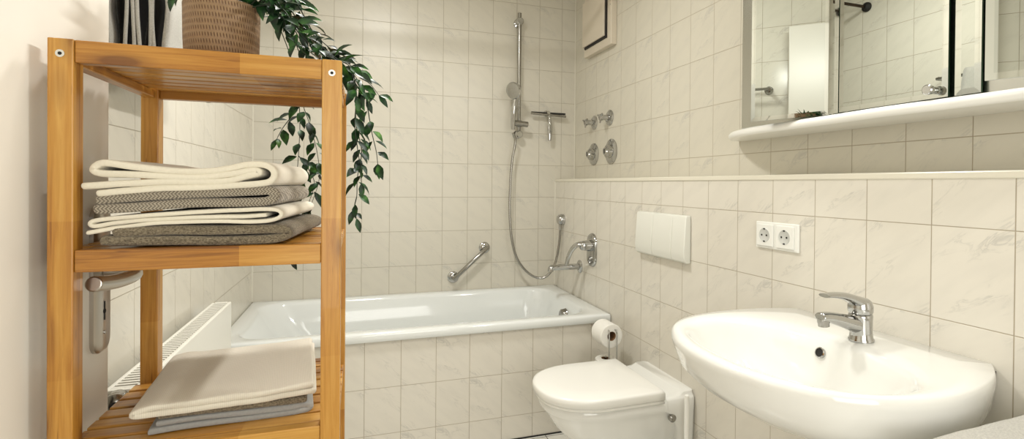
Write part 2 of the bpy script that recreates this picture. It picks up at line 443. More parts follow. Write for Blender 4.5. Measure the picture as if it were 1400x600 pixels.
def serp(xl, xr, z0, t, n, start='L', wob=None, pull=None):
    """serpentine of n layers; returns path and top height"""
    pts = []; right = start == 'L'
    for k in range(n):
        z = z0+t*(k+.5)
        l = xl+(pull[k][0] if pull else 0); r = xr+(pull[k][1] if pull else 0)
        xs = [l+(r-l)*f for f in (.0, .1, .25, .45, .65, .82, .93, 1.)]
        row = [(x, z+(wob(x) if wob else 0)*((k+1)/n)) for x in xs]
        if not right: row = row[::-1]
        if k < n-1: row = row[:-1]+[(row[-1][0], row[-1][1]+t*.1)]
        pts += row; 
        if k < n-1: pts.append((row[-1][0]+(t*.45 if right else -t*.45), z+t*.5+(wob(row[-1][0]) if wob else 0)*((k+1)/n)))
        right = not right
    return pts
def towel(bm, mat, label, base, group=None):
    o = fin('folded_towel', bm, mat, base=base, smooth=True); return tag(o, label, 'towel', group)
G1 = 'folded towels stacked on the middle shelf'
z0 = 1.0945
P1 = [(-0.364, 1.177), (-0.319, 1.181), (-0.259, 1.184), (-0.195, 1.185), (-0.161, 1.194), (-0.146, 1.199), (-0.155, 1.203), (-0.185, 1.196), (-0.234, 1.191), (-0.307, 1.194), (-0.345, 1.195), (-0.354, 1.2), (-0.351, 1.206), (-0.339, 1.21), (-0.307, 1.205), (-0.259, 1.2), (-0.213, 1.2), (-0.187, 1.205), (-0.161, 1.211), (-0.139, 1.211), (-0.126, 1.202), (-0.127, 1.189), (-0.144, 1.182), (-0.208, 1.177), (-0.283, 1.174), (-0.347, 1.167)]
P2 = [(-0.351, 1.1455), (-0.307, 1.1482), (-0.234, 1.1542), (-0.155, 1.155), (-0.132, 1.158), (-0.124, 1.166), (-0.132, 1.173), (-0.155, 1.172), (-0.234, 1.168), (-0.307, 1.163), (-0.348, 1.159)]
P3 = [(-0.359, 1.114), (-0.335, 1.119), (-0.307, 1.123), (-0.271, 1.127), (-0.208, 1.128), (-0.155, 1.127), (-0.128, 1.129), (-0.115, 1.136), (-0.119, 1.144), (-0.139, 1.146), (-0.182, 1.144), (-0.259, 1.14), (-0.319, 1.135), (-0.351, 1.131), (-0.357, 1.126), (-0.351, 1.123), (-0.331, 1.127), (-0.295, 1.131), (-0.234, 1.134), (-0.168, 1.135), (-0.137, 1.137)]
P4 = [(-0.342, 1.104), (-0.259, 1.101), (-0.155, 1.1), (-0.118, 1.102), (-0.105, 1.109), (-0.114, 1.115), (-0.133, 1.116), (-0.208, 1.116), (-0.271, 1.116), (-0.328, 1.115)]
dz = z0+.0006-(min(z for x, z in P4)-.0070)
up_ = lambda P, k=0: [(x, z+dz+k) for x, z in P]
bm = ribbon(up_(P4), .0142, .878, 1.165, .0010, 1, skew=.09)
towel(bm, 'tw_terry', 'brown-grey terry towel at the very bottom of the stack on the middle shelf', (-.22, 1.02, z0), G1)
bm = ribbon(up_(P3, .0012), .0064, .876, 1.160, .0010, 2, skew=.08)
towel(bm, 'tw_white', 'thin-layered white towel between the herringbone towel and the brown-grey one', (-.22, 1.02, z0+.031), G1)
bm = ribbon(up_(P2, .0024), .0140, .880, 1.155, .0010, 3, skew=.07)
towel(bm, 'tw_herring', 'grey herringbone towel below the topmost white one on the middle shelf', (-.22, 1.02, z0+.062), G1)
bm = ribbon(up_(P1, .0040), .0100, .877, 1.16, .0011, 4, skew=.07)
towel(bm, 'tw_white', 'thick cream-white towel with a rolled end, topmost on the middle shelf', (-.22, 1.02, z0+.093), G1)
# loose corner of the white towel that droops at the left end
G2 = 'folded towels piled on the lower shelf'
z1 = .8065
rt = radians(5)
bm = ribbon(serp(-.304, -.088, z1, .0095, 2, 'L', lambda x: .002*sin(x*18), [(0, .002), (.01, -.002)]), .0092, .918, 1.15, .001, 5, rt, (-.2, 1.0))
towel(bm, 'tw_greylin', 'smooth blue-grey towel lying lowest on the bottom visible shelf', (-.2, 1.0, z1), G2)
bm = ribbon(serp(-.290, -.090, z1+.0205, .011, 1, 'L', lambda x: .0025*sin(x*16)), .0105, .916, 1.155, .001, 6, rt, (-.2, 1.0))
towel(bm, 'tw_terry', 'dark grey terry towel under the white waffle towel on the lower shelf', (-.2, 1.0, z1+.02), G2)
bm = ribbon(serp(-.312, -.080, z1+.0325, .0105, 2, 'R', lambda x: .003*sin((x+.1)*12), [(-.004, .004), (.012, 0)]), .0101, .905, 1.172, .002, 7, rt, (-.2, 1.0))
towel(bm, 'tw_waffle', 'wide white waffle-weave towel covering the pile on the lower shelf', (-.2, 1.0, z1+.032), G2)

# ------------------------------------------------------------------ towels on the wall rail behind the rack
rl = thing('towel_rail', 'chrome towel rail on the tiled left wall beyond the door', 'rail', (XL, 1.52, 1.75))
bm = bmesh.new(); tube(bm, [(-.465, 1.19, 1.75), (-.465, 1.83, 1.75)], .008, 14); fin('bar', bm, 'chrome', rl, auto=40)
for y in (1.20, 1.82):
    bm = bmesh.new(); lathe(bm, [(.024, 0), (.024, .006), (.012, .010), (.010, .07)], (XL, y, 1.75), (1, 0, 0), 22); fin('bracket', bm, 'chrome', rl, auto=35)
def hang(xs, y0, y1, z0, zt, t, seed, amp=.004):
    """cloth hung over the bar: layers given by x offsets at the bottom, seen edge on"""
    bm = bmesh.new(); cx = -.465
    for k, (xa, xb) in enumerate(xs):
        prof = []
        pa = catmull([(xa, 0, z0), (xa-.004, 0, z0+.08), (xa+.003, 0, (z0+zt)/2), (cx+(xa-cx)*.45, 0, zt-.03), (cx, 0, zt+.004*k), (cx+(xb-cx)*.45, 0, zt-.03), (xb-.003, 0, (z0+zt)/2), (xb+.004, 0, z0+.09), (xb, 0, z0+.01*(k+1))], 5)
        n = len(pa); rings = []
        for j in range(13):
            y = y0+(y1-y0)*j/12; ring = []
            L, R = [], []
            for i, p in enumerate(pa):
                d = (pa[min(i+1, n-1)]-pa[max(i-1, 0)]).normalized(); nn = V((-d.z, 0, d.x))
                w = noise.noise(V((y*16+k, p.z*5, seed+k*2.)))*amp + noise.noise(V((y*5, p.z*14, seed+k*9.)))*amp
                yy = y+noise.noise(V((p.z*9, k*4., seed)))*.006
                L.append((p.x+nn.x*t/2+w, yy, p.z+nn.z*t/2)); R.append((p.x-nn.x*t/2+w, yy, p.z-nn.z*t/2))
            rings.append(L+R[::-1])
        loft(bm, rings, cap0=True, cap1=True)
    return bm
rb = hang([(-.448, -.484), (-.434, -.5)], 1.36, 1.66, 1.425, 1.768, .006, 1, .003)
dt = tag(fin('hanging_towel', rb, 'tw_black', base=(-.465, 1.5, 1.43), smooth=True), 'black towel with pale hems hanging from the wall rail behind the rack', 'towel')
bm = bmesh.new()
for xx, ph in ((-.489, 0), (-.475, 1.3), (-.464, 2.1), (-.444, .6), (-.434, 3.)):
    P = [(xx+.004*sin(z*17+ph), 1.352+.002*sin(z*40), z) for z in [1.43+.016*i for i in range(19)]]
    tube(bm, P, .004, 6, sq=.6)
fin('hem', bm, 'tw_light', dt, smooth=True)
lt = tag(fin('hanging_towel', hang([(-.412, -.520)], 1.345, 1.70, 1.418, 1.778, .009, 5, .003), 'tw_light', base=(-.465, 1.53, 1.42), smooth=True),
         'light grey towel draped over the black one on the wall rail', 'towel')

# ------------------------------------------------------------------ radiator
rd = thing('radiator', 'low white panel radiator with a slotted top grille on the left wall', 'radiator', (-.478, 1.76, .15))
RX0, RX1, RY0, RY1, RZ = -.507, -.443, 1.30, 2.14, .75
bm = bmesh.new(); box(bm, RX1-.012, RX1, RY0, RY1, .15, RZ); fin('front_panel', bm, 'radiator', rd, bevel=.004, seg=3)
fin('rear_panel', bx(RX0, RX0+.010, RY0, RY1, .15, RZ-.001), 'radiator', rd, bevel=.003)
for ya, yb in ((RY0-.003, RY0+.012), (RY1-.014, RY1+.002)):
    fin('end_cover', bx(RX0+.0105, RX1-.0125, ya, yb, .16, RZ), 'radiator', rd, bevel=.002)
bm = bmesh.new()
y = RY0+.014
while y < RY1-.02:
    box(bm, RX0+.0105, RX1-.0125, y, y+.008, RZ-.006, RZ-.001); y += .0165
fin('grille', bm, 'radiator', rd)
fin('convector', bx(RX0+.011, RX1-.013, RY0+.02, RY1-.02, .16, RZ-.03), 'dark', rd)
for y in (RY0+.05, RY1-.05):
    fin('wall_bracket', bx(XL, RX0+.001, y-.015, y+.015, .2, .7), 'radiator', rd)
bm = bmesh.new()
lathe(bm, [(.011, -.02), (.012, .0), (.020, .004), (.021, .03), (.017, .034), (.017, .040), (.022, .043), (.022, .052), (.014, .058), (.006, .06)], (-.478, RY0-.004, .732), (.25, -1, .1), 24)
vv = fin('valve', bm, 'chromeb', rd, auto=35)
bm = bmesh.new(); lathe(bm, [(.008, 0), (.008, .004)], V((-.478, RY0-.004, .732))+V((.25, -1, .1)).normalized()*.0575, (.25, -1, .1), 16); fin('valve_cap', bm, 'dark', vv)
bm = bmesh.new(); tube(bm, catmull([(-.478, RY0-.012, .69), (-.485, RY0-.018, .62), (-.49, RY0-.02, .3), (-.49, RY0-.02, .0)], 5), .008, 12); fin('feed_pipe', bm, 'radiator', rd, smooth=True)

# ------------------------------------------------------------------ potted trailing plant
PC = V((-.226, 1.015, ST-.0022))
pp = thing('potted_plant', 'trailing glossy green vine in a woven tan pot on top of the birch rack', 'plant', PC)
bm = bmesh.new(); lathe(bm, [(.052, 0), (.0555, .004), (.0575, .05), (.0585, .108), (.0575, .1115), (.0545, .1115), (.053, .106), (.051, .07)], PC, (0, 0, 1), 56, True, False)
fin('pot', bm, 'pot', pp, smooth=True)
bm = bmesh.new(); lathe(bm, [(.001, .098), (.03, .100), (.0525, .094)], PC, (0, 0, 1), 30, True, True); fin('soil', bm, 'soil', pp, smooth=True)
def leaf(bm, p, d, up, L, W):
    d = d.normalized(); s = d.cross(up)
    if s.length < 1e-3: s = d.cross(V((1, 0, 0)))
    s.normalize(); n = s.cross(d).normalized()
    rows = [(0, .06, 0), (.15, .55, .02), (.38, 1., .05), (.62, .85, .045), (.84, .42, .0), (1., .02, -.06)]
    vs = []
    for t, w, h in rows:
        c = p+d*L*t+n*L*h
        vs.append((bm.verts.new(c-s*W*w*.5+n*W*w*.16), bm.verts.new(c), bm.verts.new(c+s*W*w*.5+n*W*w*.16)))
    for a, b in zip(vs, vs[1:]):
        bm.faces.new((a[0], a[1], b[1], b[0])); bm.faces.new((a[1], a[2], b[2], b[1]))
fol = bmesh.new()
def vine(pts, r=.0013, step=.012, L=(.028, .042), dens=1., start=0., droop=.5, only_tip=False):
    P = catmull(pts, 8)
    bm = bmesh.new(); tube(bm, P, [r*(1-.5*i/len(P)) for i in range(len(P))], 6); fin('vine', bm, 'stem', pp, smooth=True)
    acc = 0; k = 0; tot = sum((b-a).length for a, b in zip(P, P[1:])); run = 0
    for a, b in zip(P, P[1:]):
        acc += (b-a).length; run += (b-a).length
        if run/tot < start: continue
        if acc > step:
            acc = 0; k += 1
            for sgn in ((1,) if random.random() > dens else (1, -1)):
                t = (b-a).normalized(); ang = k*2.4+(0 if sgn > 0 else pi)+random.uniform(-.5, .5)
                s, u = frame_of(t); o = (s*cos(ang)+u*sin(ang))
                d = t*random.uniform(.35, .9)+o*random.uniform(.6, 1.)+V((0, 0, -droop*random.random()))
                q = a+d.normalized()*.004
                ln = random.uniform(*L)
                # keep the foliage out of the posts and rails of the rack
                tip = q+d.normalized()*ln
                if any(SX0-.002 < e.x < SX1+.002 and SY0-.004 < e.y < SY1+.004 and e.z < ST+.002 for e in (q, tip)): continue
                up = V((random.uniform(-.4, .4), -.7+random.uniform(-.5, .5), .8))
                leaf(fol, q, d, up, ln, ln*random.uniform(.38, .5))
    leaf(fol, P[-1], P[-1]-P[-3], V((0, -1, .2)), .028, .011)
top = PC+V((0, 0, .105))
T = lambda x, y, z: V((x, y, z))
# crown around the pot
for (x, y, z) in [(-.30, 1.0, 1.505), (-.265, .99, 1.515), (-.25, 1.06, 1.53), (-.215, 1.0, 1.52), (-.20, 1.04, 1.545), (-.175, 1.0, 1.53), (-.16, 1.05, 1.545), (-.15, .99, 1.50), (-.13, 1.03, 1.52)]:
    vine([top+V((random.uniform(-.02, .02), random.uniform(-.02, .02), -.006)), (top+T(x, y, z))/2+V((0, 0, .018)), T(x, y, z)], .0012, .009, (.032, .046), droop=.2, start=.2)
# runners over the right end of the rack top
runs = [[(-.19, 1.01, 1.49), (-.15, .985, 1.515), (-.11, .97, 1.465), (-.06, .965, 1.425), (-.018, .98, 1.392), (-.006, .985, 1.35)],
        [(-.19, 1.03, 1.49), (-.145, 1.02, 1.53), (-.10, 1.01, 1.475), (-.05, 1.0, 1.42), (-.01, 1.0, 1.39), (.012, 1.0, 1.345)],
        [(-.18, .99, 1.49), (-.13, .97, 1.49), (-.095, .95, 1.44), (-.05, .95, 1.408), (-.014, .955, 1.392), (-.004, .96, 1.34)],
        [(-.19, 1.05, 1.49), (-.14, 1.06, 1.51), (-.10, 1.06, 1.45), (-.06, 1.05, 1.415)],
        [(-.18, 1.0, 1.49), (-.14, .98, 1.50), (-.11, .95, 1.435), (-.085, .94, 1.405)],
        [(-.19, 1.04, 1.49), (-.13, 1.03, 1.54), (-.08, 1.02, 1.465), (-.04, 1.02, 1.43), (-.0, 1.03, 1.40)]]
for r_ in runs: vine([V(p) for p in r_], .0013, .011, (.026, .042), droop=.25, start=.15)
for r_ in [[(-.006, .985, 1.35), (-.006, 1.0, 1.30), (.004, 1.0, 1.25), (-.003, 1.0, 1.20), (-.004, 1.0, 1.165), (-.010, 1.0, 1.14)],
           [(.012, 1.0, 1.345), (.016, 1.0, 1.32), (.022, 1.0, 1.285), (.03, 1.0, 1.25), (.033, 1.0, 1.225)],
           [(-.004, .96, 1.34), (-.008, .98, 1.30), (-.004, .985, 1.26), (.002, .99, 1.22), (.004, .99, 1.19)]]:
    vine([V(p) for p in r_], .0011, .018, (.024, .036), dens=.6, droop=.6)
vine([T(-.0, 1.0, 1.385), T(.018, 1.0, 1.375), T(.034, 1.0, 1.355)], .001, .014, (.026, .034), dens=.4)
vine([T(-.004, 1.0, 1.165), T(-.008, 1.0, 1.145), T(-.004, 1.0, 1.125)], .0009, .03, (.02, .026), dens=.3)
# strands hanging behind the rack
back = [[(-.2, 1.06, 1.49), (-.17, 1.13, 1.53), (-.14, 1.20, 1.46), (-.13, 1.235, 1.40), (-.125, 1.24, 1.33), (-.128, 1.245, 1.25), (-.132, 1.245, 1.18), (-.118, 1.245, 1.125)],
        [(-.2, 1.07, 1.49), (-.15, 1.15, 1.52), (-.115, 1.21, 1.44), (-.122, 1.235, 1.38), (-.105, 1.24, 1.32), (-.09, 1.245, 1.26), (-.085, 1.245, 1.20), (-.10, 1.245, 1.145)],
        [(-.125, 1.24, 1.36), (-.14, 1.245, 1.34), (-.16, 1.245, 1.31), (-.172, 1.245, 1.285)],
        [(-.128, 1.245, 1.25), (-.11, 1.245, 1.225), (-.095, 1.245, 1.19), (-.105, 1.245, 1.15)]]
for i, r_ in enumerate(back): vine([V(p) for p in r_], .0012, .021, (.028, .042), dens=.6, droop=.5, start=.42 if i < 2 else 0)
vine([T(-.118, 1.245, 1.125), T(-.135, 1.25, 1.08), T(-.143, 1.25, 1.03), T(-.142, 1.25, 1.02)], .0009, .5, droop=.2)
fin('foliage', fol, 'leaf', pp, smooth=True)

# ------------------------------------------------------------------ washbasin
SC = (XP, .878); ZR = .843
def sink_pt(a):
    """outer outline as a closed curve; a in 0..1 from the rear left corner round the front to the rear right"""
    return a
left = [(0.0, .257), (.03, .274), (.07, .287), (.14, .298), (.22, .300), (.30, .291), (.38, .266), (.44, .222), (.485, .155), (.512, .08), (.520, .0)]
right = [(0.0, .218), (.03, .238), (.07, .260), (.14, .283), (.22, .296), (.30, .291), (.38, .266), (.44, .222), (.485, .155), (.512, .08)]
outl = [(XP-d, SC[1]+w) for d, w in left]+[(XP-d, SC[1]-w) for d, w in right[::-1]]
pp3 = catmull([(x, y, 0) for x, y in outl], 5)
OUT = [(p.x, p.y) for p in pp3]                       # open: rear-left ... front ... rear-right
nb = 18
OUT += [(XP, SC[1]-.218+.475*k/nb) for k in range(1, nb)]  # along the wall
NO = len(OUT)
BC = (.872, .866)
def ray_ring(cx, cy, fn):
    res = []
    for x, y in OUT:
        a = atan2(y-cy, x-cx); r = fn(a); res.append((cx+r*cos(a), cy+r*sin(a)))
    return res
def sup(ax, ay, e=2.3, bx_=None):
    def f(a):
        c, s = cos(a), sin(a); A = (bx_ if (bx_ and c > 0) else ax)
        return (abs(c/A)**e+abs(s/ay)**e)**(-1/e)
    return f
def rg(pts, z): return [(x, y, z(x, y) if callable(z) else z) for x, y in pts]
def inset(k, dx=0): return [(BC[0]+(x-BC[0])*k, BC[1]+(y-BC[1])*k) if x < XP-.001 else (XP, BC[1]+(y-BC[1])*k) for x, y in OUT]
def toward(kx, ky): return [(XP-(XP-x)*kx, SC[1]+(y-SC[1])*ky) for x, y in OUT]
bm = bmesh.new()
b1 = ray_ring(*BC, sup(.160, .247, 2.3, .158))
def lerp(A, B, t): return [(a[0]*(1-t)+b[0]*t, a[1]*(1-t)+b[1]*t) for a, b in zip(A, B)]
rings = [rg(toward(.16, .40), .665), rg(toward(.34, .52), .664), rg(toward(.52, .64), .672), rg(toward(.68, .75), .690), rg(toward(.80, .84), .715), rg(toward(.895, .915), .745), rg(toward(.96, .965), .775),
         rg(toward(.982, .985), .803), rg(toward(.997, 1.), .822), rg(toward(1., 1.0), .832), rg(toward(.995, .996), .840), rg(toward(.982, .985), .8445),
         rg(lerp(toward(.982, .985), b1, .35), .8450), rg(lerp(toward(.982, .985), b1, .75), .8435), rg(b1, .838),
         rg(ray_ring(*BC, sup(.153, .240, 2.3, .150)), .828), rg(ray_ring(*BC, sup(.146, .230, 2.3, .142)), .806), rg(ray_ring(*BC, sup(.134, .208, 2.2, .130)), .772),
         rg(ray_ring(*BC, sup(.115, .172, 2.1, .112)), .738), rg(ray_ring(*BC, sup(.085, .118, 2., .085)), .712), rg(ray_ring(*BC, sup(.045, .055, 2., .045)), .700), rg(ray_ring(*BC, sup(.02, .02, 2., .02)), .698)]
sk = thing('washbasin', 'wide white ceramic washbasin with rounded front mounted on the right tiled wall', 'sink', (XP, SC[1], .66))
loft(bm, rings, cap0=True, cap1=True)
so = fin('basin', bm, 'ceramic', sk, smooth=True)
bm = bmesh.new(); lathe(bm, [(.021, 0), (.021, .003), (.015, .003), (.013, .0)], (BC[0], BC[1], .698), (0, 0, 1), 24); fin('drain', bm, 'chrome', sk, auto=35)
bm = bmesh.new(); lathe(bm, [(.0125, -.004), (.0125, .002), (.0098, .003), (.0094, .0005)], (1.0110, .903, .8075), (-.93, 0, .36), 24, capb=False)
of = fin('overflow_ring', bm, 'chrome', sk, auto=35)
bm = bmesh.new(); lathe(bm, [(.0098, 0), (.0098, .0012)], (1.0110, .903, .8075), (-.93, 0, .36), 20); fin('overflow_hole', bm, 'dark', of)
bm = bmesh.new()
tube(bm, [(XP-.002, .657, .832), (XP-.002, .664, .77), (XP-.002, .69, .70)], .0022, 6); fin('joint', bm, 'bronze', sk)
bm = bmesh.new(); lathe(bm, [(.016, 0), (.016, -.12), (.03, -.12), (.03, -.2), (.012, -.2)], (1.02, .87, .69), (0, 0, 1), 20)
tube(bm, [(1.02, .87, .53), (1.1, .87, .53), (XP, .87, .53)], .016, 14); fin('trap', bm, 'chrome', sk, auto=40)

# tap
TP = V((1.082, .858, .8445))
tp = thing('basin_tap', 'chrome single-lever mixer tap standing on the washbasin rim', 'tap', TP)
bm = bmesh.new()
prof = [(.026, 0), (.026, .003), (.0235, .007), (.0225, .02), (.0235, .045), (.0245, .056), (.0235, .060), (.021, .062)]
lathe(bm, prof, TP, (-.05, 0, 1), 32)
fin('body', bm, 'chrome', tp, auto=40)
bm = bmesh.new()
P = catmull([TP+V(p) for p in ((.0, 0, .033), (-.03, 0, .040), (-.065, 0, .050), (-.10, 0, .0585), (-.124, 0, .0605))], 5); n = len(P)
tube(bm, P, [.0185-.0045*i/n for i in range(n)], 20, sq=[1.15-.5*i/n for i in range(n)], side=(0, 1, 0))
fin('spout', bm, 'chrome', tp, auto=50, bevel=.003, seg=3)
bm = bmesh.new(); lathe(bm, [(.0125, .006), (.0125, -.004), (.0115, -.006), (.0115, -.012), (.009, -.0125)], TP+V((-.113, 0, .052)), (-.12, 0, 1), 22); fin('aerator', bm, 'chromeb', tp, auto=35)
bm = bmesh.new()
lathe(bm, [(.0240, .0625), (.0255, .066), (.0255, .078), (.0225, .088), (.014, .091), (.004, .093)], TP, (-.05, 0, 1), 32, True, True)
P = catmull([TP+V(p) for p in ((.004, 0, .080), (-.02, 0, .090), (-.05, 0, .101), (-.085, 0, .1065), (-.112, 0, .107))], 5); n = len(P)
tube(bm, P, [.0225-.009*i/n for i in range(n)], 20, sq=[.72-.45*i/n for i in range(n)], side=(0, 1, 0))
lv = fin('lever', bm, 'chrome', tp, auto=50)
bm = bmesh.new(); lathe(bm, [(.0035, 0), (.0035, .0015)], TP+V((-.0258, 0, .073)), (-1, 0, 0), 14); fin('screw_cap', bm, 'dark', lv)
bm = bmesh.new(); tube(bm, [TP+V((.028, 0, 0)), TP+V((.029, 0, .045))], .002, 8); lathe(bm, [(.004, 0), (.0045, .006), (.002, .009)], TP+V((.029, 0, .045)), (0, 0, 1), 12); fin('waste_knob', bm, 'chrome', tp, auto=40)

# ------------------------------------------------------------------ toilet
TY, TW = 1.772, .185
def dshape(x0, x1, hw, z, k=16, sx=.22, e=2.25, bw=None):
    """D outline: back edge at x1, round front at x0; sx = length of the rounded part"""
    pts = []; bw = bw if bw is not None else hw
    xs = x0+sx
    for i in range(6): t = i/6; pts.append((x1+(xs-x1)*t, TY+bw+(hw-bw)*min(1, t*1.4), z))
    for i in range(k+1):
        a = pi/2*(i/k); pts.append((xs-sx*abs(sin(a))**(2/e), TY+hw*abs(cos(a))**(2/e), z))
    for i in range(k-1, -1, -1):
        a = pi/2*(i/k); pts.append((xs-sx*abs(sin(a))**(2/e), TY-hw*abs(cos(a))**(2/e), z))
    for i in range(5, -1, -1): t = i/6; pts.append((x1+(xs-x1)*t, TY-bw-(hw-bw)*min(1, t*1.4), z))
    return pts
tl = thing('toilet', 'white wall-hung toilet with closed lid below the flush plate', 'toilet', (XP, TY, .1))
bm = bmesh.new()
loft(bm, [dshape(.628, 1.048, .183, .4155), dshape(.620, 1.050, .187, .419), dshape(.620, 1.050, .187, .442), dshape(.623, 1.047, .184, .448), dshape(.632, 1.040, .176, .4505), dshape(.70, .98, .12, .4515)], cap0=True, cap1=True)
fin('lid', bm, 'seat', tl, smooth=True)
bm = bmesh.new()
loft(bm, [dshape(.632, 1.048, .180, .4025), dshape(.628, 1.050, .183, .405), dshape(.628, 1.050, .183, .413), dshape(.632, 1.048, .180, .415)], cap0=True, cap1=True)
fin('seat', bm, 'seat', tl, smooth=True)
bm = bmesh.new()
loft(bm, [dshape(1.0, 1.14, .075, .095, sx=.08), dshape(.94, 1.15, .095, .105, sx=.12), dshape(.87, 1.155, .112, .145, sx=.18), dshape(.80, 1.155, .126, .195, sx=.22), dshape(.742, 1.155, .140, .248, sx=.23), dshape(.700, 1.158, .152, .292, sx=.23),
          dshape(.668, 1.160, .164, .340, sx=.23), dshape(.652, 1.160, .170, .362, sx=.23), dshape(.642, 1.162, .176, .372, sx=.23), dshape(.640, 1.162, .177, .396, sx=.23), dshape(.65, 1.16, .172, .402, sx=.23)], cap0=True, cap1=True)
fin('bowl', bm, 'ceramic', tl, smooth=True)
bm = bmesh.new()
rr_ = lambda x0, x1, hw, z: [(x, y, z) for x, y in rrect(x0, x1, TY-hw, TY+hw, .018, 5)]
loft(bm, [rr_(1.135, XP, .165, .10), rr_(1.12, XP, .172, .14), rr_(1.115, XP, .178, .30), rr_(1.08, XP, .180, .355), rr_(1.052, XP, .181, .37), rr_(1.050, XP, .181, .408), rr_(1.056, XP, .176, .415)], cap0=True, cap1=False)
loft(bm, [rr_(1.056, XP, .176, .415), [(x+.05 if x < 1.12 else x, y, .418) for x, y, z in rr_(1.056, XP, .172, .418)], [(x+.07 if x < 1.12 else x, y, .430) for x, y, z in rr_(1.056, XP, .168, .43)]], cap1=True)
fin('wall_mount', bm, 'ceramic', tl, weld=True, auto=50)
bm = bmesh.new(); lathe(bm, [(.014, 0), (.014, .012), (.009, .016)], (1.085, TY-.172, .345), (0, -1, 0), 18); fin('bolt_cover', bm, 'chromeb', tl, auto=35)

# flush plate
fp = thing('flush_plate', 'white plastic flush plate with three sections above the toilet', 'flush plate', (XP, 1.815, .985))
def plate_ring(y0, y1, x, dz=0, r=.02): return [(x, y, z) for y, z in rrect(y0, y1, .895+dz, 1.078-dz, r, 5)]
def plate_prof(bm, y0, y1):
    prof = [(XP-.001, .897), (XP-.018, .897), (XP-.027, .903), (XP-.031, .918), (XP-.033, .935), (XP-.024, 1.070), (XP-.020, 1.077), (XP-.001, 1.078)]
    loft(bm, [[(x, y0, z) for x, z in prof], [(x, y1, z) for x, z in prof]], cap0=True, cap1=True)
for nm, y0, y1 in (('side_panel', 1.632, 1.718), ('flush_button', 1.7195, 1.858), ('side_panel', 1.8595, 1.990)):
    bm = bmesh.new(); plate_prof(bm, y0, y1); fin(nm, bm, 'plastic', fp, bevel=.003, seg=3, auto=35)
fin('backplate', bx(XP-.014, XP-.0005, 1.64, 1.985, .905, 1.07), 'socketin', fp)

# double socket
ds = thing('wall_socket', 'white double power socket on the right tiled wall above the basin', 'socket', (XP, 1.210, 1.042))
fin('frame', bx(XP-.008, XP, 1.129, 1.292, 1.002, 1.083), 'socketp', ds, bevel=.003, seg=3)
for cy in (1.252, 1.175):
    bm = bmesh.new(); box(bm, XP-.0125, XP-.0075, cy-.033, cy+.033, 1.0095, 1.0755)
    ins = fin('socket_insert', bm, 'socketp', ds, bevel=.0015)
    bm = bmesh.new(); lathe(bm, [(.0215, .0), (.0205, .0008), (.020, .0004)], (XP-.0125, cy, 1.0425), (-1, 0, 0), 32); fin('recess', bm, 'socketin', ins, auto=40)
    bm = bmesh.new()
    for yy in (cy-.0095, cy+.0095): lathe(bm, [(.0028, 0), (.0028, .0006)], (XP-.0132, yy, 1.0425), (-1, 0, 0), 12)
    box(bm, XP-.0142, XP-.0128, cy-.003, cy+.003, 1.0595, 1.0635); box(bm, XP-.0142, XP-.0128, cy-.003, cy+.003, 1.0215, 1.0255)
    fin('contact', bm, 'dark', ins)

# ------------------------------------------------------------------ bath fittings
mx = thing('bath_mixer', 'chrome lever bath mixer with long oval plate on the wall above the tub end', 'tap', (XP, 2.487, .844))
bm = bmesh.new()
ov = lambda k, x: [(XP-x, 2.487+(y-2.487)*k, .844+(z-.844)*k) for y, z in rrect(2.487-.054, 2.487+.054, .754, .934, .052, 8)]
loft(bm, [ov(1, 0), ov(1, .004), ov(.95, .010), ov(.8, .013)], cap0=True, cap1=True); fin('wall_plate', bm, 'chrome', mx, auto=40)
bm = bmesh.new(); lathe(bm, [(.030, .010), (.030, .03), (.026, .05), (.024, .064), (.018, .072), (.002, .075)], (XP, 2.487, .868), (-1, 0, 0), 26)
P = catmull([(XP-.055, 2.49, .878), (XP-.085, 2.50, .872), (XP-.105, 2.52, .845), (XP-.118, 2.54, .80), (XP-.125, 2.55, .758)], 5); n = len(P)
tube(bm, P, [.023-.008*i/n for i in range(n)], 14, sq=.6, side=(0, 1, 0)); fin('lever', bm, 'chrome', mx, auto=50)
bm = bmesh.new(); lathe(bm, [(.013, .010), (.013, .024), (.008, .027)], (XP, 2.487, .795), (-1, 0, 0), 20); fin('diverter', bm, 'chromeb', mx, auto=35)
sp = thing('bath_spout', 'chrome bath spout sticking out of the tiled wall over the tub', 'spout', (XP, 2.648, .731))
bm = bmesh.new(); lathe(bm, [(.036, 0), (.036, .004), (.029, .009), (.018, .012)], (XP, 2.648, .731), (-1, 0, 0), 28); fin('rosette', bm, 'chrome', sp, auto=35)
bm = bmesh.new(); tube(bm, catmull([(XP-.008, 2.648, .731), (XP-.06, 2.65, .731), (XP-.12, 2.655, .730), (XP-.165, 2.66, .728), (XP-.172, 2.66, .722), (XP-.173, 2.66, .708)], 4), [.0165]*30, 16); fin('pipe', bm, 'chrome', sp, auto=50)
ho = thing('hose_outlet', 'small chrome hose outlet on the wall above the spout', 'fitting', (XP, 2.905, .978))
bm = bmesh.new(); lathe(bm, [(.034, 0), (.034, .012), (.030, .03), (.024, .036)], (XP, 2.905, .978), (-1, 0, 0), 26); fin('body', bm, 'chrome', ho, auto=35)
bm = bmesh.new(); lathe(bm, [(.010, 0), (.010, -.03), (.008, -.04)], (XP-.02, 2.905, .956), (0, 0, 1), 16); fin('nipple', bm, 'chrome', ho, auto=35)
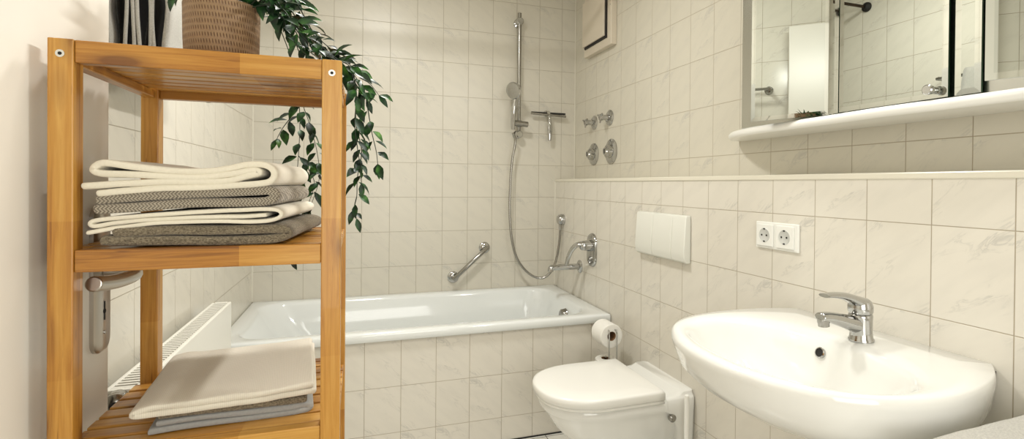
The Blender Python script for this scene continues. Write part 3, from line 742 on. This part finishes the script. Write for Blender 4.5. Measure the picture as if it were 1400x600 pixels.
# hose
bm = bmesh.new()
HP = [(.875, 2.955, 1.50), (.893, 2.965, 1.45), (.877, 2.975, 1.33), (.868, 2.98, 1.18), (.866, 2.98, 1.02), (.876, 2.975, .88), (.900, 2.97, .77), (.944, 2.965, .69), (1.01, 2.955, .632), (1.075, 2.94, .622), (1.125, 2.925, .672), (1.150, 2.915, .75), (1.162, 2.908, .84), (XP-.02, 2.905, .918)]
HP = catmull(HP, 26); n = len(HP)
tube(bm, HP, [.0083 if i % 2 else .0070 for i in range(n)], 10)
tag(fin('shower_hose', bm, 'chromeb', base=(XP-.02, 2.905, .918), smooth=True), 'ribbed metal shower hose looping down over the back wall to the outlet', 'hose')
# rail
sr = thing('shower_rail', 'vertical chrome shower riser rail on the back wall over the tub', 'rail', (.928, YB, 1.5))
bm = bmesh.new(); tube(bm, [(.922, 2.99, 1.485), (.922, 2.99, 2.235)], .012, 16); fin('pole', bm, 'chromeb', sr, auto=40)
for z in (1.497, 2.185):
    bm = bmesh.new(); lathe(bm, [(.026, 0), (.026, .012), (.016, .016), (.016, .04), (.022, .042), (.022, .066), (.018, .070)], (.924, YB, z), (0, -1, 0), 26); fin('bracket', bm, 'chrome', sr, auto=35)
bm = bmesh.new(); tube(bm, [(.880, 2.965, 1.562), (.972, 2.965, 1.556)], .017, 18); tube(bm, [(.922, 2.99, 1.54), (.922, 2.99, 1.582)], .018, 16); fin('slider', bm, 'chromeb', sr, bevel=.003, auto=40)
hs = thing('hand_shower', 'chrome hand shower clipped in the slider of the riser rail', 'shower head', (.889, 2.94, 1.545))
bm = bmesh.new(); P = catmull([(.872, 2.948, 1.52), (.871, 2.940, 1.58), (.873, 2.930, 1.64), (.881, 2.925, 1.69), (.890, 2.922, 1.735)], 6); n = len(P)
tube(bm, P, [.011+.004*sin(pi*i/n)+.004*i/n for i in range(n)], 16); fin('handle', bm, 'chrome', hs, auto=50)
bm = bmesh.new(); lathe(bm, [(.016, -.02), (.040, -.010), (.050, .004), (.051, .012), (.046, .018)], (.870, 2.915, 1.748), (-.75, -.62, -.25), 30); fin('head', bm, 'chrome', hs, auto=40)
bm = bmesh.new(); lathe(bm, [(.042, .0182), (.030, .0195), (.001, .020)], (.870, 2.915, 1.748), (-.75, -.62, -.25), 26, True, True); fin('spray_face', bm, 'chrome', hs, auto=40)
# squeegee
sq_ = thing('squeegee', 'chrome shower squeegee hanging from a hook beside the riser rail', 'squeegee', (1.13, YB, 1.62))
bm = bmesh.new(); tube(bm, [(1.005, 3.0, 1.632), (1.235, 3.0, 1.622)], .0095, 12, sq=.8); fin('blade_bar', bm, 'chromeb', sq_, auto=40)
fin('rubber_blade', bx(1.006, 1.234, 3.001, 3.004, 1.632, 1.643), 'dark', sq_)
bm = bmesh.new(); P = [(1.122, 2.99, 1.622), (1.124, 2.99, 1.59), (1.126, 2.99, 1.55), (1.126, 2.99, 1.50), (1.125, 2.99, 1.465)]; tube(bm, catmull(P, 5), [.009]*3+[.009+.007*sin(pi*i/18) for i in range(18)], 12, sq=.7, side=(1, 0, 0)); fin('handle', bm, 'chrome', sq_, auto=60)
bm = bmesh.new(); lathe(bm, [(.018, 0), (.018, .008), (.008, .012), (.008, .04), (.011, .05)], (1.118, YB, 1.640), (0, -1, 0), 20); fin('hook', bm, 'chrome', sq_, auto=35)
# grab bar
gb = thing('grab_bar', 'slanted chrome grab bar on the back wall above the tub', 'grab bar', (.62, YB, .73))
A, B = V((.535, 2.99, .635)), V((.725, 2.99, .805))
for p in (A, B):
    bm = bmesh.new(); lathe(bm, [(.034, 0), (.034, .005), (.028, .011), (.014, .014), (.013, .055)], (p.x, YB, p.z), (0, -1, 0), 28); fin('rosette', bm, 'chrome', gb, auto=35)
d = (B-A).normalized(); bm = bmesh.new(); tube(bm, [A-d*.014, A-d*.01, B+d*.01, B+d*.014], [.008, .0125, .0125, .008], 16); fin('bar', bm, 'chromeb', gb, auto=50)
# valves
VX = XU
for i, (y, z, r, lab) in enumerate([(2.752, 1.559, .041, 'small chrome stop valve, left of the upper pair on the right wall'), (2.556, 1.565, .044, 'small chrome stop valve, right of the upper pair near the vent'),
                               (2.758, 1.373, .066, 'round chrome dial, left of the lower pair on the right wall'), (2.535, 1.377, .070, 'round chrome dial, right of the lower pair over the ledge')]):
    v = thing('stop_valve' if i < 2 else 'flush_valve', lab, 'valve', (VX, y, z), 'upper pair of chrome valves' if i < 2 else 'lower pair of chrome dials')
    bm = bmesh.new()
    lathe(bm, [(r, 0), (r, .004), (r*.8, .011), (r*.35, .014)], (VX, y, z), (-1, 0, 0), 28); fin('rosette', bm, 'chrome', v, auto=35)
    bm = bmesh.new()
    if i < 2:
        lathe(bm, [(.016, .012), (.015, .045), (.019, .048), (.019, .062), (.012, .066)], (VX, y, z), (-1, 0, 0), 20)
        for a in range(3):
            q = V((0, cos(a*2.1+.5), sin(a*2.1+.5))); tube(bm, [V((VX-.056, y, z)), V((VX-.062, y, z))+q*.032], [.007, .005], 8)
    else:
        lathe(bm, [(r*.55, .010), (r*.5, .030), (r*.34, .036), (r*.3, .044), (.004, .045)], (VX, y, z), (-1, 0, 0), 24)
    k = fin('knob', bm, 'chrome', v, auto=35)
    if i > 1:
        bm = bmesh.new(); box(bm, VX-.0465, VX-.0452, y-.003, y+.003, z-.012, z+.012); fin('slot', bm, 'dark', k)
# vent
vt = thing('wall_vent', 'square cream vent cover high on the right wall near the corner', 'vent', (XU, 2.67, 2.1))
bm = bmesh.new()
fy0, fy1, fz0, fz1 = 2.485, 2.835, 1.955, 2.305
fin('frame', bx(XU-.035, XU, fy0, fy1, fz0, fz1), 'vent', vt, bevel=.004, seg=3)
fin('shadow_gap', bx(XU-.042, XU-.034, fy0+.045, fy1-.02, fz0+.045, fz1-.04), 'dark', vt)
fin('cover', bx(XU-.052, XU-.0415, fy0+.060, fy1-.008, fz0+.058, fz1-.03), 'vent', vt, bevel=.003)
bm = bmesh.new(); lathe(bm, [(.002, 0), (.002, .001)], (XU-.035, fy0+.012, 2.17), (-1, 0, 0), 8); fin('screw', bm, 'dark', vt)

# ------------------------------------------------------------------ toilet roll stand and brush
rs = thing('paper_stand', 'chrome wire toilet paper stand behind the toilet', 'paper holder', (1.062, 2.09, 0))
bm = bmesh.new(); lathe(bm, [(.07, 0), (.07, .008), (.01, .012)], (1.062, 2.13, 0), (0, 0, 1), 28); fin('base', bm, 'chrome', rs, auto=35)
bm = bmesh.new()
RC = V((1.070, 2.09, .522))
for dx in (-.019, .019):
    tube(bm, catmull([(RC.x+dx*.9, 2.13, .01), (RC.x+dx, 2.06, .05), (RC.x+dx, 2.028, .12), (RC.x+dx, 2.026, .40), (RC.x+dx, 2.026, .532), (RC.x+dx*.9, 2.036, .545), (RC.x+dx*.6, 2.06, .547), (RC.x+dx*.5, 2.15, .545)], 5), .0032, 8)
fin('wire_frame', bm, 'chrome', rs, smooth=True)
def paper_roll(c, r, l, label, ax=(0, 1, 0)):
    ro = thing('toilet_roll', label, 'toilet paper', c)
    bm = bmesh.new(); lathe(bm, [(.021, -l/2), (r-.003, -l/2), (r, -l/2+.003), (r, l/2-.003), (r-.003, l/2), (.021, l/2), (.021, -l/2)], c, ax, 40, False, False); fin('paper', bm, 'paper', ro, weld=True, auto=40)
    bm = bmesh.new(); lathe(bm, [(.0208, -l/2+.001), (.0208, l/2-.001), (.0195, l/2-.001), (.0195, -l/2+.001), (.0208, -l/2+.001)], c, ax, 28, False, False); fin('core', bm, 'card', ro, weld=True, auto=40)
paper_roll(V((1.070, 2.088, .518)), .054, .098, 'white toilet roll with its tube end facing out on the chrome wire stand')
paper_roll(V((1.085, 2.125, .345)), .048, .095, 'spare white toilet roll standing just behind the toilet lid', (0, 0, 1))
bm = bmesh.new(); tube(bm, [(1.085, 2.125, .005), (1.085, 2.125, .40)], .006, 10); lathe(bm, [(.045, 0), (.045, .004)], (1.085, 2.125, .294), (0, 0, 1), 22); fin('spare_rod', bm, 'chrome', rs, auto=40)
tbr = thing('toilet_brush', 'white toilet brush with slim upright handle between toilet and washbasin', 'toilet brush', (1.105, 1.535, 0))
bm = bmesh.new(); lathe(bm, [(.05, 0), (.052, .01), (.048, .16), (.044, .16), (.044, .02)], (1.105, 1.535, 0), (0, 0, 1), 28, True, True); fin('holder', bm, 'seat', tbr, auto=40)
bm = bmesh.new(); tube(bm, [(1.105, 1.535, .03), (1.105, 1.535, .44), (1.105, 1.535, .448), (1.105, 1.535, .451)], [.0085, .0085, .0078, .004], 16); fin('handle', bm, 'seat', tbr, auto=40)

# ------------------------------------------------------------------ mirror cabinet
mc = thing('mirror_cabinet', 'three-door mirror cabinet with rounded white bottom shelf over the ledge', 'mirror cabinet', (XU, .86, 1.36))
CX = 1.178; CZ0, CZ1 = 1.379, 2.05
fin('carcass', bx(CX+.012, XU-.0005, .30, 1.375, CZ0+.0005, CZ1), 'alu', mc, bevel=.002)
# bottom shelf with rounded front corners
bm = bmesh.new()
prof = [(XU-.0005, 1.535), (1.292, 1.535), (1.262, 1.520), (1.225, 1.475), (1.195, 1.415), (1.172, 1.34), (1.160, 1.25), (1.156, 1.15), (1.150, 1.0), (1.140, .86), (1.150, .72), (1.156, .57), (1.160, .47), (1.172, .38), (1.195, .305), (1.225, .245), (1.262, .20), (1.292, .185), (XU-.0005, .185)]
pc = [(p.x, p.y) for p in catmull([(x, y, 0) for x, y in prof], 4)]
def sinset(k): return [(XU-.0005-(XU-.0005-x)*(1-k), .86+(y-.86)*(1-k*.25)) for x, y in pc]
loft(bm, [[(x, y, 1.354) for x, y in sinset(.10)], [(x, y, 1.355) for x, y in sinset(.03)], [(x, y, 1.361) for x, y in sinset(.0)], [(x, y, 1.371) for x, y in sinset(0)], [(x, y, 1.377) for x, y in sinset(.03)], [(x, y, 1.379) for x, y in sinset(.1)]], cap0=True, cap1=True)
fin('bottom_shelf', bm, 'seat', mc, auto=60)
def mirror_door(P0, P1, knob=None, z0=CZ0+.004):
    """P0, P1: plan points of the glass edges (near, far)"""
    P0, P1 = V((*P0, 0)), V((*P1, 0)); d = (P1-P0).normalized(); n = V((-d.y, d.x, 0)); 
    if n.x > 0: n = -n
    L = (P1-P0).length
    def q(u, w, z): return tuple(P0+d*u+n*w+V((0, 0, z)))
    bm = bmesh.new()
    vs = [bm.verts.new(q(u, w, z)) for u in (0, L) for w in (-.005, -.0003) for z in (z0, CZ1)]
    for f in ((0, 1, 3, 2), (4, 6, 7, 5), (0, 4, 5, 1), (2, 3, 7, 6), (0, 2, 6, 4), (1, 5, 7, 3)): bm.faces.new([vs[i] for i in f])
    ed = fin('mirror_door', bm, 'green', mc)
    b = .012
    bm = bmesh.new(); f = [bm.verts.new(q(u, .0004, z)) for u, z in ((b, z0+b), (L-b, z0+b), (L-b, CZ1-b), (b, CZ1-b))]; bm.faces.new(f); fin('mirror_face', bm, 'mirror', ed)
    bm = bmesh.new()
    o_ = [bm.verts.new(q(u, 0, z)) for u, z in ((0, z0), (L, z0), (L, CZ1), (0, CZ1))]; i_ = [bm.verts.new(q(u, .0004, z)) for u, z in ((b, z0+b), (L-b, z0+b), (L-b, CZ1-b), (b, CZ1-b))]
    for k in range(4): bm.faces.new((o_[k], o_[(k+1) % 4], i_[(k+1) % 4], i_[k]))
    fin('bevelled_edge', bm, 'bevel', ed)
    if knob is not None:
        c = P0+d*knob+V((0, 0, z0+.017)); bm = bmesh.new(); lathe(bm, [(.008, .001), (.007, .012), (.010, .014), (.011, .024), (.009, .026)], c, n, 22); fin('knob', bm, 'chrome', ed, auto=35)
mirror_door((1.186, 1.040), (1.103, 1.235))
mirror_door((CX-.006, .741), (CX-.006, .999), knob=.026)
mirror_door((CX, 1.007), (CX, 1.037))
mirror_door((CX, .684), (CX, .732))
mirror_door((1.178, .335), (1.060, .610))
# curtain rod seen in the mirror
cr = thing('curtain_rod', 'dark bronze shower curtain rod spanning above the tub front', 'rod', (XL, 2.27, 2.27))
bm = bmesh.new(); tube(bm, [(XL+.002, 2.27, 2.27), (XU-.002, 2.27, 2.27)], .009, 14); fin('rod', bm, 'bronze', cr, auto=40)
for x, s in ((XL, 1), (XU, -1)):
    bm = bmesh.new(); lathe(bm, [(.028, 0), (.028, .012), (.014, .03)], (x, 2.27, 2.27), (s, 0, 0), 22); fin('rosette', bm, 'dark', cr, auto=35)

# ------------------------------------------------------------------ laundry cabinet with grey towel, lower right
lc = thing('side_cabinet', 'low white cabinet beside the washbasin carrying the grey towel', 'cabinet', (.98, .33, 0))
fin('body', bx(.80, XP-.001, .13, .535, .0, .755), 'plastic', lc, bevel=.003)
fin('door', bx(.782, .7995, .135, .53, .03, .75), 'plastic', lc, bevel=.003)
pts = serp(.80, 1.165, .756, .015, 3, 'L', lambda x: .0+.010*sin((x-.78)*5))
tag(fin('folded_towel', ribbon(pts, .0145, .22, .548, .002, 9), 'tw_light', base=(.98, .4, .756), smooth=True), 'light grey towel at the bottom right corner beside the washbasin', 'towel')

# ------------------------------------------------------------------ lights
def area(name, loc, rot, size, power, col, shape='DISK', sy=None, spread=None):
    l = bpy.data.lights.new(name, 'AREA'); l.shape = shape; l.size = size; l.energy = power; l.color = col
    if sy: l.size_y = sy
    if spread: l.spread = spread
    o = bpy.data.objects.new(name, l); COL.objects.link(o); o.location = loc; o.rotation_euler = rot; return o
cl = thing('ceiling_lamp', 'round white ceiling lamp above the middle of the bathroom', 'lamp', (.15, 1.75, ZC))
bm = bmesh.new(); lathe(bm, [(.13, 0), (.135, .02), (.12, .045)], (.15, 1.75, ZC), (0, 0, -1), 32); fin('base', bm, 'seat', cl, auto=40)
area('ceiling_light', (.15, 1.75, ZC-.06), (0, 0, 0), .24, 15.5, (1, .985, .95))
area('cabinet_light', (1.02, .86, 2.12), (0, radians(58), 0), .06, 12.5, (1, .985, .95), 'RECTANGLE', .5)
area('fill_behind_camera', (.35, -.6, 1.15), (radians(82), 0, radians(-6)), 1.0, 11, (1, .99, .96), 'SQUARE')  # added fill behind the camera; the front wall has no doorway opening
w = bpy.data.worlds.new('world'); bpy.context.scene.world = w; w.use_nodes = True
w.node_tree.nodes['Background'].inputs[0].default_value = (1, .97, .92, 1); w.node_tree.nodes['Background'].inputs[1].default_value = .2

# ------------------------------------------------------------------ camera
f, cx, yaw, hor, pitch, roll = 699.47, 727.45, .32616, 257.286, -.0069, .00843
x1 = V((cos(yaw), -sin(yaw), 0)); y1 = V((sin(yaw), cos(yaw), 0)); zz = V((0, 0, 1))
fw = y1*cos(pitch)+zz*sin(pitch); z2 = -y1*sin(pitch)+zz*cos(pitch)
rt_ = x1*cos(roll)+z2*sin(roll); up = -x1*sin(roll)+z2*cos(roll)
cd = bpy.data.cameras.new('camera'); cam = bpy.data.objects.new('camera', cd); COL.objects.link(cam)
cd.sensor_width = 36; cd.sensor_fit = 'HORIZONTAL'; cd.lens = 36*f/1400; cd.shift_x = -(cx-700)/1400; cd.shift_y = (hor-300)/1400; cd.clip_start = .01
mw = Matrix(((rt_.x, up.x, -fw.x, 0), (rt_.y, up.y, -fw.y, 0), (rt_.z, up.z, -fw.z, 1.19), (0, 0, 0, 1)))
cam.matrix_world = mw
sc = bpy.context.scene; sc.camera = cam
sc.view_settings.view_transform = 'Standard'; sc.view_settings.look = 'None'; sc.view_settings.exposure = .2
